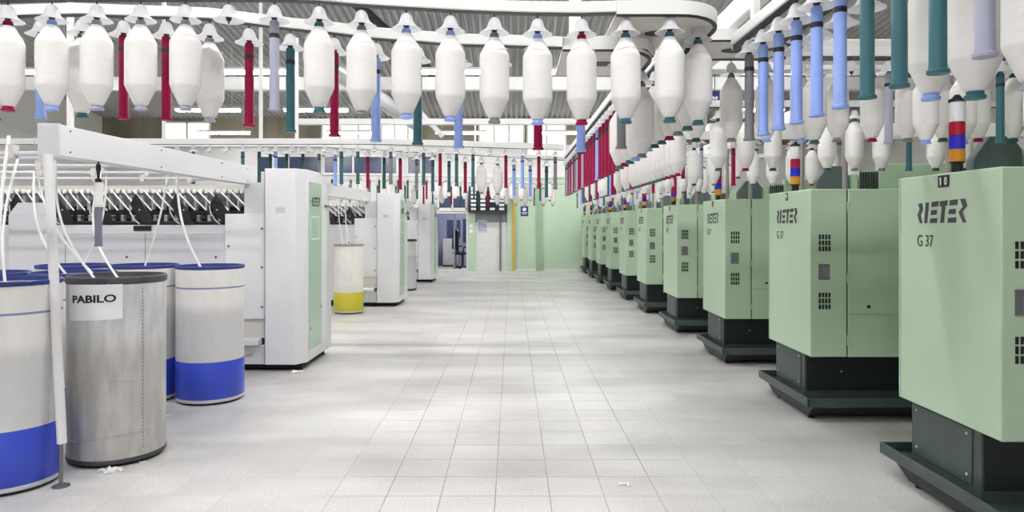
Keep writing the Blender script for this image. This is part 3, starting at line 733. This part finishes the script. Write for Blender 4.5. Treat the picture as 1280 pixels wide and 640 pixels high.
# ------------------------------------------------------------------ white roving machines (left)
def roving_frame(label):
    t = thing('roving_machine', label, 'machine', (0, 0, 0), 'white roving machines along the left of the aisle')
    prof = [(0, .08), (0, 2.2), (.68, 2.2), (.9, 2.08), (1.06, 1.88), (1.18, 1.4), (1.2, .08)]
    prof2 = [(.15, .08), (.15, 2.2)] + prof[2:]
    mb = MB(); n = len(prof)
    mb.add([(-.42, y, z) for y, z in prof] + [(-.09, y, z) for y, z in prof] + [(0, y, z) for y, z in prof2],
           [tuple(range(n)), tuple(range(2*n, 3*n))] + [(i, (i+1)%n, n+(i+1)%n, n+i) for i in range(n)] + [(n+i, n+(i+1)%n, 2*n+(i+1)%n, 2*n+i) for i in range(n)])
    cab = mb.build('cabinet', M['white'], t, bevel=.006)
    dr = MB().box(-.002, .2, .2, .006, .72, 2.07).build('door', M['green_door'], t, bevel=.003)
    onX = lambda y0, z0: (lambda u, v, w: (.006 + w, y0 + u, z0 + v))
    logo(onX(.3, 1.8), .34, .11).build('logo', M['ink'], dr)
    MB().box(.006, .24, 1.845, .008, .265, 1.865).build('logo_dot', M['ink'], dr)
    g = MB().box(.006, .25, 1.67, .01, .6, 1.69).box(.006, .25, 1.42, .01, .6, 1.44).box(.006, .25, 1.42, .008, .265, 1.69).box(.006, .585, 1.42, .008, .6, 1.69)
    g.build('window_rim', M['white'], dr)
    for y, z in ((.25, .42), (.68, .62)): MB().box(.006, y, z, .012, y + .015, z + .03).build('latch', M['bolt'], dr)
    MB().box(.0, .86, 1.8, .02, 1.0, 1.83).build('handle', M['bolt'], cab)
    MB().box(-.3, -.003, 1.72, -.2, 0, 1.78).build('rating_plate', mat('pale plate', (196, 198, 204), .5), cab)
    MB().box(-.42, -.004, .1, -.415, .0, 2.18).build('edge_seam', M['bolt'], cab)
    # side box, ledge and foot box between the cabinet and the spindle section
    sb = MB().box(-.86, .03, .57, -.425, 1.1, 1.71).build('side_box', M['white'], t, bevel=.006)
    for z in (.7, 1.13, 1.55):
        MB().lathe([(0, 0), (.014, 0), (.012, .008), (0, .01)], 10).build('bolt', M['bolt'], sb, (-.46, .03, z)).rotation_euler = (R(90), 0, 0)
    MB().lathe([(0, 0), (.014, 0), (.012, .008), (0, .01)], 10).build('bolt', M['bolt'], sb, (-.82, .03, 1.36)).rotation_euler = (R(90), 0, 0)
    MB().box(-.86, .06, .36, -.43, 1.0, .565).build('lower_panel', M['tray'], t)
    MB().prism([(.07, .37), (-.06, .35), (-.06, .3), (.07, .3)], lambda u, v, w: (w, u, v), -.86, -.47).build('ledge', M['white'], t, bevel=.004)
    MB().box(-.86, .03, .08, -.43, 1.0, .29).build('foot_box', M['white2'], t, bevel=.004)
    MB().box(-4.6, .12, .02, -.05, 1.05, .085).build('under_gap_shade', M['floor_dark'], t)  # black block puts the shade under the machine into the colour
    for x, y in ((-.1, .16), (-.1, 1.08), (-.8, .1), (-3, .1)):
        MB().lathe([(.05, 0), (.05, .012), (.018, .016), (.018, .085)], 12).build('foot', M['black'], t, (x, y, 0))
    # spindle section running away from the aisle
    fc = MB().box(-4.7, .08, .12, -.862, 1.0, 1.59).build('front_cover', M['white2'], t, bevel=.006)
    MB().box(-4.7, .073, 1.495, -.862, .08, 1.505).build('cover_seam', M['white'], fc)
    MB().box(-1.87, .066, 1.525, -1.68, .08, 1.58).build('name_plate', M['black'], fc)
    MB().box(-4.7, .42, 1.585, -.6, .46, 1.8).build('rail_backing', M['dark'], t)
    for x in (-1.75, -2.62): MB().box(x, .076, .2, x + .004, .08, 1.495).build('panel_joint', M['bolt'], fc)
    for x in (-1.95, -.98, -2.85):
        MB().lathe([(0, 0), (.016, 0), (.012, .008), (0, .01)], 10).build('bolt', M['bolt'], fc, (x, .08, 1.24)).rotation_euler = (R(90), 0, 0)
    MB().box(-3.2, .02, 1.0, -2.78, .075, 1.7).prism([(-3.2, 1.7), (-2.78, 1.7), (-2.86, 1.83), (-3.1, 1.83)], lambda u, v, w: (u, w, v), .02, .3).build('terminal_box', M['white2'], t, bevel=.005)
    mm = MB()
    for z, y in ((1.61, .14), (1.665, .2), (1.725, .28), (1.78, .36)): mm.box(-4.7, y, z, -.6, y + .05, z + .022)
    mm.build('spindle_rail', M['dark'], t)
    MB().box(-4.7, .5, 1.585, -.6, .58, 2.0).build('back_panel', mat('grey machinery backing', (176, 176, 178), .6, noise=.45, scale=25), t)
    MB().box(-4.7, .3, 1.98, -.5, .42, 2.03).build('guide_bar', M['tray'], t)
    nb = MB().lathe([(.0, 1.94), (.02, 1.945), (.025, 1.965), (.018, 1.985), (0, 1.99)], 8).mesh('guide_nub', M['sliver'])
    for k in range(60): link('guide_nub', nb, t, (-4.6 + .066 * k, .28, 0))
    mb1 = MB().box(0, .2, 1.63, .035, .26, 1.7).mesh('spindle_block', M['silver']); mb2 = MB().box(.05, .3, 1.76, .07, .36, 1.92).mesh('spindle', M['silver'])
    for k in range(33):
        link('spindle_block', mb1, t, (-4.6 + .12 * k, 0, 0)); link('spindle', mb2, t, (-4.6 + .12 * k, 0, 0))
    for k in range(32):
        x = -4.6 + .12 * k; MB().tube([(x - .02, .27, 1.975), (x + .13, .15, 1.87), (x + .29, .05, 1.75)], .0085, 6).build('roving_strand', M['sliver'], t)
    for k in range(9):
        x = -4.45 + .435 * k
        MB().prism([(x - .06, 1.82), (x, 1.93), (x + .06, 1.84), (x + .15, 1.71), (x + .19, 1.6), (x + .1, 1.6), (x + .01, 1.68)], lambda u, v, w: (u, w, v), .05, .08).build('flyer_arm', M['black'], t, bevel=.004)
        MB().tube([(x - .06, .04, 1.8), (x - .05, .04, 1.72), (x, .04, 1.64), (x + .05, .04, 1.6)], .008, 6).build('guide_rod', M['silver'], t)
    # creel: beam towards the camera, post, cross rollers
    bm_ = MB().box(-.71, -3.27, 2.03, -.585, .25, 2.225).build('creel_beam', M['white'], t, bevel=.004)
    MB().box(-.714, -3.275, 2.025, -.58, -3.255, 2.23).build('end_cap', M['white2'], bm_, bevel=.003)
    for y in (-3.15, -1.95, -.75, -.72, -.05):
        for z in (2.06, 2.195): MB().lathe([(0, 0), (.007, 0), (.007, .004), (0, .005)], 8).build('screw', M['bolt'], bm_, (-.585, y, z)).rotation_euler = (0, R(90), 0)
    MB().box(-.66, .05, 1.7, -.43, .4, 2.05).build('beam_bracket', M['white2'], t, bevel=.005)
    return t

def creel_post(t):
    ps = MB().cyl((-.625, -3.31, 2.03), (-.5, -3.37, .26), .028, 16).build('creel_post', M['white'], t)
    MB().cyl((-.5, -3.38, .0), (-.5, -3.38, .28), .012).build('post_screw', M['bolt'], ps)
    MB().lathe([(.05, 0), (.05, .008), (.02, .014), (.02, .02)], 14).build('post_foot', M['bolt'], ps, (-.5, -3.38, 0))
def creel_rollers(t):
    for y in (-3.05, -2.75, -2.05, -1.3, -.45):
        MB().cyl((-4.7, y, 2.06), (-.64, y, 2.06), .017).build('creel_roller', M['silver'], t)
        g = MB().box(0, -.03, 2.03, .04, .03, 2.12).mesh('sliver_guide', M['tray'])
        for k in range(8): link('sliver_guide', g, t, (-4.4 + .48 * k, y, 0))
r1 = roving_frame('nearest white roving machine with a sage green door panel')
r2 = copy_tree(r1); r2['label'] = 'second white roving machine, beyond the yellow based can'
r3 = copy_tree(r1); r3['label'] = 'farthest white roving machine, just left of the office doorway'
creel_post(r1); creel_rollers(r1); creel_rollers(r2)
r1.location = (-2.25, 7.77, 0); r2.location = (-2.19, 13.9, 0); r3.location = (-2.15, 19.7, 0)

# ------------------------------------------------------------------ sliver cans
def can(x, y, label, band='can_blue', body='can_white', rim='can_rim_blue', r=.295, h=1.25, line=True, group='tall sliver cans'):
    t = thing('sliver_can', label, 'can', (x, y, 0), group)
    b = MB().lathe([(r, .05), (r * 1.004, .4), (r, .8), (r * 1.004, h - .03), (r * .975, h - .03), (r * .975, h - .12), (r * .2, h - .12)], 48, caps=False).build('body', M[body], t)
    rh = .05 if rim == 'can_rim_dark' else .03
    MB().lathe([(r * 1.006, h - rh), (r * 1.028, h - rh * .75), (r * 1.028, h - .006), (r * 1.01, h), (r * .97, h), (r * .965, h - rh), (r * 1.0, h - rh)], 48, caps=False).build('rim', M[rim], t)
    if band: MB().lathe([(r * 1.003, .045), (r * 1.012, .05), (r * 1.012, .375), (r * 1.003, .38)], 48, caps=False).build('bottom_band', M[band], t)
    MB().lathe([(r * .9, .02), (r * .985, .02), (r * 1.012, .026), (r * 1.012, .05), (r * .9, .052), (r * .2, .05)], 48, caps=False).build('base_ring', M['silver' if band else 'can_rim_dark'], t)
    MB().lathe([(0, 0), (r * .93, 0), (r * .97, .02), (0, .021)], 36).build('underside', M['black'], t)
    if line: MB().lathe([(r * 1.0045, h - .2), (r * 1.007, h - .196), (r * 1.007, h - .19), (r * 1.0045, h - .186)], 48, caps=False).build('stripe', mat('faded blue line', (130, 142, 178), .6), t)
    cs = MB()
    rr = random.Random(int(abs(x * 100)))
    for k in range(9):
        a = rr.uniform(0, 6.28); d = rr.uniform(.08, .13); cx, cy = d * math.cos(a), d * math.sin(a)
        cs.tube([(cx + .13 * math.cos(q), cy + .13 * math.sin(q), h - .1 + .006 * k) for q in [i * 2 * PI / 20 for i in range(21)]], .012, 6)
    cs.build('sliver_coil', M['sliver'], t)
    return t
can(-3.13, 4.46, 'white can with blue base at left edge, before the thin post', h=1.26)
pc = can(-2.74, 5.0, 'stained grey can with a paper sign reading PABILO', None, 'can_stained', 'can_rim_dark', r=.305, line=False)
can(-2.765, 6.6, 'white can with blue base beside the first white machine', r=.29, h=1.225)
can(-3.385, 6.62, 'white can with blue base, half hidden behind the stained grey can', r=.29, h=1.23)
can(-3.42, 5.62, 'blue rimmed can, mostly hidden behind the stained grey can', h=1.23)
can(-4.06, 5.55, 'blue rimmed can at the left edge behind the front can', h=1.23)
can(-4.02, 6.6, 'blue rimmed can in the back row at the left edge', h=1.23)
can(-2.95, 13.0, 'cream can with yellow base beyond the first white machine', 'can_yellow', 'can_cream', 'can_rim_tan', r=.262, h=1.235, line=False)
can(-2.6, 17.45, 'small looking white can beyond the second white machine', None, 'can_white', 'can_rim_dark', r=.28, h=1.23, line=False)
# paper sign on the stained can
def on_can(r, a0, z0): return lambda u, v, w: ((r + w) * math.sin(a0 + u / r), -(r + w) * math.cos(a0 + u / r), z0 + v)
rc = .3075
lab = MB(); n = 12; W_, H_ = .375, .235; a0 = -.62
f_ = on_can(rc, a0, .965)
vs = []
for w in (0, .0015):
    for i in range(n + 1):
        for v in (0, H_): vs.append(f_(W_ * i / n, v + .012 * i / n, w))
k2 = 2 * (n + 1)
lab.add(vs, [(k2 + 2*i, k2 + 2*i+2, k2 + 2*i+3, k2 + 2*i+1) for i in range(n)] + [(2*i, 2*i+1, 2*i+3, 2*i+2) for i in range(n)] + [(2*i, 2*i+2, k2+2*i+2, k2+2*i) for i in range(n)] + [(2*i+1, k2+2*i+1, k2+2*i+3, 2*i+3) for i in range(n)])
sheet = lab.build('paper_sign', M['paper'], pc)
f2 = on_can(rc + .0015, a0, .965)
text_on('PABILO', .08, lambda u, v, w: f2(u + .045, v + .115 + .012 * u / W_ , w), .002, (.295, .051)).build('lettering', M['black'], sheet)

g = MB()
for k in range(46):
    a = R(58); z = .1 + .0235 * k; c_, s_2 = math.cos(a), math.sin(a); rr_ = .3062
    for da in (0,): g.add([(rr_ * math.sin(a + q), -rr_ * math.cos(a + q), z + w) for q, w in ((-.008, 0), (.008, 0), (.008, .012), (-.008, .012))] + [((rr_ + .002) * math.sin(a + q), -(rr_ + .002) * math.cos(a + q), z + w) for q, w in ((-.008, 0), (.008, 0), (.008, .012), (-.008, .012))],
        [(0,1,2,3),(4,5,6,7),(0,1,5,4),(1,2,6,5),(2,3,7,6),(3,0,4,7)])
g.build('rivet_seam', M['bolt'], pc)
g = MB().tube([(.3075 * math.sin(a), -.3075 * math.cos(a), .19 + .012 * math.sin(a * 3) + .02 * a) for a in [-1.5 + k * .125 for k in range(25)]], .0035, 6)
g.build('wall_crease', M['can_stained'], pc)
g = MB().tube([(.3075 * math.sin(a), -.3075 * math.cos(a), .56 + .006 * math.sin(a * 4)) for a in [-1.5 + k * .125 for k in range(20)]], .002, 6)
g.build('wall_crease', M['can_stained'], pc)

# slivers rising from the cans to the creel
def sliver(p0, p1, label, sag=.15, r=.0085):
    p0, p1 = Vector(p0), Vector(p1); P = []
    for k in range(11):
        q = k / 10; p = p0.lerp(p1, q); s = math.sin(q * PI) * sag
        P.append(p + Vector((s * (p1.x - p0.x) * .9, 0, -s * .4 * (p1 - p0).length * .3)))
    P = [p0 - Vector((0, 0, .04))] + P
    o = MB().tube(P, r, 7).build('hanging_sliver', M['sliver'])
    tag(o, label, 'sliver', 'cotton slivers rising from the cans')
sliver((-2.8, 6.5, 1.19), at(221, 218, 6.47), 'white sliver rising from the can beside the first white machine', .3, .011)
sliver((-3.35, 6.55, 1.19), at(210, 218, 6.47), 'straight white sliver from the half hidden blue based can', .1, .009)
sliver((-2.85, 4.95, 1.2), at(70, 190, 5.02), 'white sliver rising from the stained grey can', .35)
sliver((-2.78, 5.1, 1.2), at(128, 210, 5.72), 'thin sliver between the stained can and the dangling grey tube', .3, .008)
sliver((-3.15, 4.4, 1.2), at(11, 170, 4.72), 'thick sliver rising from the front left can', .12, .011)
sliver((-3.2, 4.55, 1.2), at(25, 190, 5.02), 'second sliver above the front left can, right of the thick one', .3, .009)
sliver((-3.42, 5.55, 1.19), at(43, 214, 5.72), 'sliver from the can hidden behind the stained grey can', .3, .009)
sliver((-3.3, 5.7, 1.19), at(46, 214, 5.76), 'fine sliver leaning towards the thin post', .2, .008)
sliver((-3.95, 6.6, 1.19), at(133, 214, 6.47), 'sliver from the back row can at the left edge', .25, .008)
sliver((-2.95, 12.95, 1.19), at(430, 241, 12.95), 'sliver hanging straight above the yellow based can', .05, .009)
sliver((-3.05, 13.0, 1.19), at(422, 241, 13.0), 'thin sliver left of the straight one above the yellow based can', .2, .008)

# tube dangling under the creel beam
dt = thing('hanging_spare_tube', 'grey and white tube dangling from a black peg under the creel beam', 'tube', at(123, 308, 4.95))
k_ = .47
MB().lathe([(.0, 0), (.026, 0), (.027, .01), (.024, .02), (.024, .3), (0, .3)], 18).build('tube', mat('slate grey plastic', (112, 116, 134), .45), dt)
MB().lathe([(.03, .27), (.036, .285), (.034, .3), (.03, .31), (.03, .43), (.028, .44), (0, .44)], 18).build('yarn_remnant', M['yarn'], dt)
MB().lathe([(.02, .44), (.022, .46), (.008, .47), (.01, .5), (.016, .53), (.016, .56), (.006, .57), (.006, .59)], 12).build('peg', M['black'], dt)

# lint on the floor
rr = random.Random(5)
def lint(px, py, s, label):
    Y = 900 * 1.6 / (py - 280); p = at(px, py, Y); p.z = 0
    mb = MB()
    for k in range(7):
        q = Vector((rr.uniform(-1, 1) * s, rr.uniform(-.6, .6) * s, s * .18)); a = rr.uniform(0, 3)
        mb.tube([q + Vector((-.5 * s * math.cos(a), -.4 * s * math.sin(a), -s * .1)), q + Vector((0, 0, s * .12)), q + Vector((.5 * s * math.cos(a), .4 * s * math.sin(a), -s * .1))], s * .22, 7)
    o = mb.build('lint_tuft', M['sliver'], None, p); tag(o, label, 'lint', 'tufts of lint on the floor')
lint(138, 590, .055, 'white lint tuft on the floor before the stained grey can')
lint(176, 578, .02, 'small lint wisp at the right base of the stained can')
lint(372, 466, .05, 'white lint tuft at the corner foot of the first white machine')
lint(345, 478, .03, 'lint tuft on the floor before the first white machine')
lint(210, 520, .02, 'tiny lint tuft on the floor left of the blue based can')
lint(782, 607, .03, 'flat pale lint smear on the floor in the aisle')

# ------------------------------------------------------------------ overhead steelwork and lamps
def beam(p0, p1, w, h, label, name='overhead_beam', m='rail', cat='beam', group=None):
    p0, p1 = Vector(p0), Vector(p1)
    o = MB().strip([Vector((0, 0, 0)), p1 - p0], w, h).build(name, M[m], None, p0, bevel=.01)
    return tag(o, label, cat, group)
beam((XL, 15, 4.38), (XR, 15, 4.38), .2, .27, 'wide white beam crossing under the roof, middle of the hall')
beam((-3.6, 12.2, 3.28), (2.2, 12.2, 3.28), .12, .1, 'slim white beam crossing behind the hanging bobbins')
beam((1.2, .8, 2.66), (1.2, 9.5, 2.66), .05, .13, 'white beam above the near right rail, running down the aisle')
beam((1.45, .8, 2.75), (1.45, 9.5, 2.75), .05, .08, 'thinner white beam right of the rail beam')
beam((2.0, 5.2, 2.78), (9, 5.2, 2.78), .3, .12, 'broad pale beam over the near green machines')
beam((1.6, 6.4, 2.95), (9, 6.4, 2.95), .2, .16, 'second pale beam over the green machines')
beam((2.6, 9.6, 2.75), (9, 9.6, 2.75), .2, .18, 'third pale beam over the green machines')
for k, x in enumerate((2.6, 5.0)):
    beam((x, 11, 3.3), (x, 24, 3.3), .2, .3, 'long white duct over the far machines, ' + ('inner one' if k == 0 else 'outer one'), 'hanging_duct', 'rail', 'duct')
o = MB().cyl((-3.2, 11.5, 4.3), (-2.2, 16.5, 3.9), .16, 20).build('hanging_duct', M['silver']); tag(o, 'round grey duct slanting under the roof behind bobbins', 'duct')
o = MB().tube([(-4.5, 10, 6.6), (-3.9, 10.5, 6.3), (-1.6, 15.2, 4.7)], .1, 10).build('roof_brace', M['dark']); tag(o, 'dark diagonal brace below the corrugated roof', 'brace')
o = MB().tube([(-2.55, 15.1, 4.6), (-1.5, 15.6, 3.5)], .06, 10).build('roof_brace', M['white2']); tag(o, 'pale diagonal strut behind the hanging bobbins', 'brace')
for k, (px, Y, z0, z1) in enumerate([(326, 9.0, 2.6, 4.2), (205, 9.0, 2.6, 4.2), (454, 3.2, 2.58, 4.5), (719, 4.2, 2.6, 5.5), (88, 5.5, 2.1, 4.2), (371, 9.3, 2.5, 3.6), (594, 15.7, 2.6, 3.4)]):
    x = (px - 640) / 900 * Y; w = .018 if px != 719 else .035
    o = MB().box(x - w, Y - w, z0, x + w, Y + w, z1 + .4).build('hanging_rod', M['rail'])
    tag(o, ['white hanger rod left of the first white machine', 'white hanger rod above the creel beam middle', 'white hanger rod between two near bobbins', 'broad white hanger over the aisle centre', 'white rod above the creel beam end',
            'white hanger rod above the first white machine', 'thin hanger rod before the black rack'][k], 'rod', 'hanger rods of the overhead rails')
for k, (y, x) in enumerate([(2.3, 1.2), (3.45, 1.2), (5.2, 1.2), (7.2, 1.2)]):
    o = MB().box(x - .05, y - .025, 2.5, x - .02, y + .025, 2.8).box(x - .06, y - .03, 2.5, x + .03, y + .03, 2.52).build('hanging_bracket', M['rail'])
    tag(o, 'white bracket joining the near right rail to its beam, %s from camera' % ordinal(k + 1), 'bracket', 'rail brackets')
hs = thing('hanging_sign', 'small blue hanging sign with a white letter mark among bobbins', 'sign', at(893.5, 121, 7.5))
MB().box(-.055, -.01, -.065, .055, .01, .06).build('plate', M['sign_blue'], hs)
text_on('M', .06, lambda u, v, w: (-.025 + u, -.01 - w, -.05 + v), .002, (.05, .055)).build('letter', M['paper'], hs)
MB().cyl((0, 0, .06), (0, 0, .25), .004).build('cord', M['black'], hs)

LAMPS = [(-4.0, -2.0), (-.6, -2.0)] + [(x, y) for y in (1.5, 5.0, 9.0) for x in (-7.0, -3.8, -.9, 1.1)] + [(x, 9.0) for x in (5.5,)] + [(x, 13.5) for x in (-9.0, -5.0, -1.2, 1.4, 5.0)] + [(x, 18.0) for x in (-7.6, -4.9, 3.0, 6.0)] + [(x, 22.5) for x in (-9.0, -5.0, -1.6, 1.7, 5.0)]
for k, (x, y) in enumerate(LAMPS):
    z = 4.75 if y < 12 else 4.42
    row_ = ['behind the camera', 'above the camera', 'over the near cans', 'over the first white machine', 'in the lamp row by the wide beam', 'in the lamp row beyond the wide beam', 'in the lamp row near the far wall'][sorted(set(q[1] for q in LAMPS)).index(y)]
    xs = sorted(q[0] for q in LAMPS if q[1] == y)
    l = thing('ceiling_lamp', 'fluorescent lamp %s, %s from left' % (row_, ordinal(xs.index(x) + 1)), 'lamp', (x, y, z), 'fluorescent ceiling lamps')
    MB().box(-.8, -.1, .05, .8, .1, .1).build('housing', M['rail'], l)
    MB().box(-.78, -.08, 0, .78, .08, .05).build('tube_light', M['lamp'], l)
    for sx in (-.6, .6): MB().cyl((sx, 0, .1), (sx, 0, roofz(y) - z - .05), .006).build('suspension', M['rail'], l)
ol = thing('office_fill_lamp', 'added fill lamp inside the office behind the doorway', 'lamp', (-1.8, WY + 1.6, 2.5))  # unseen lamp added to brighten the office room
MB().box(-.5, -.1, .05, .5, .1, .1).build('housing', M['rail'], ol); MB().box(-.48, -.08, 0, .48, .08, .05).build('tube_light', M['lamp'], ol)

# ------------------------------------------------------------------ world and view
w = bpy.data.worlds.new('world'); scene.world = w; w.use_nodes = True
w.node_tree.nodes['Background'].inputs[0].default_value = (.9, .95, 1, 1); w.node_tree.nodes['Background'].inputs[1].default_value = .5
vs_ = scene.view_settings
vs_.view_transform = 'Standard'; vs_.look = 'None'; vs_.gamma = 1; vs_.use_curve_mapping = False; vs_.exposure = 0.06
scene.cycles.use_denoising = True
scene.cycles.max_bounces = 8; scene.cycles.diffuse_bounces = 5
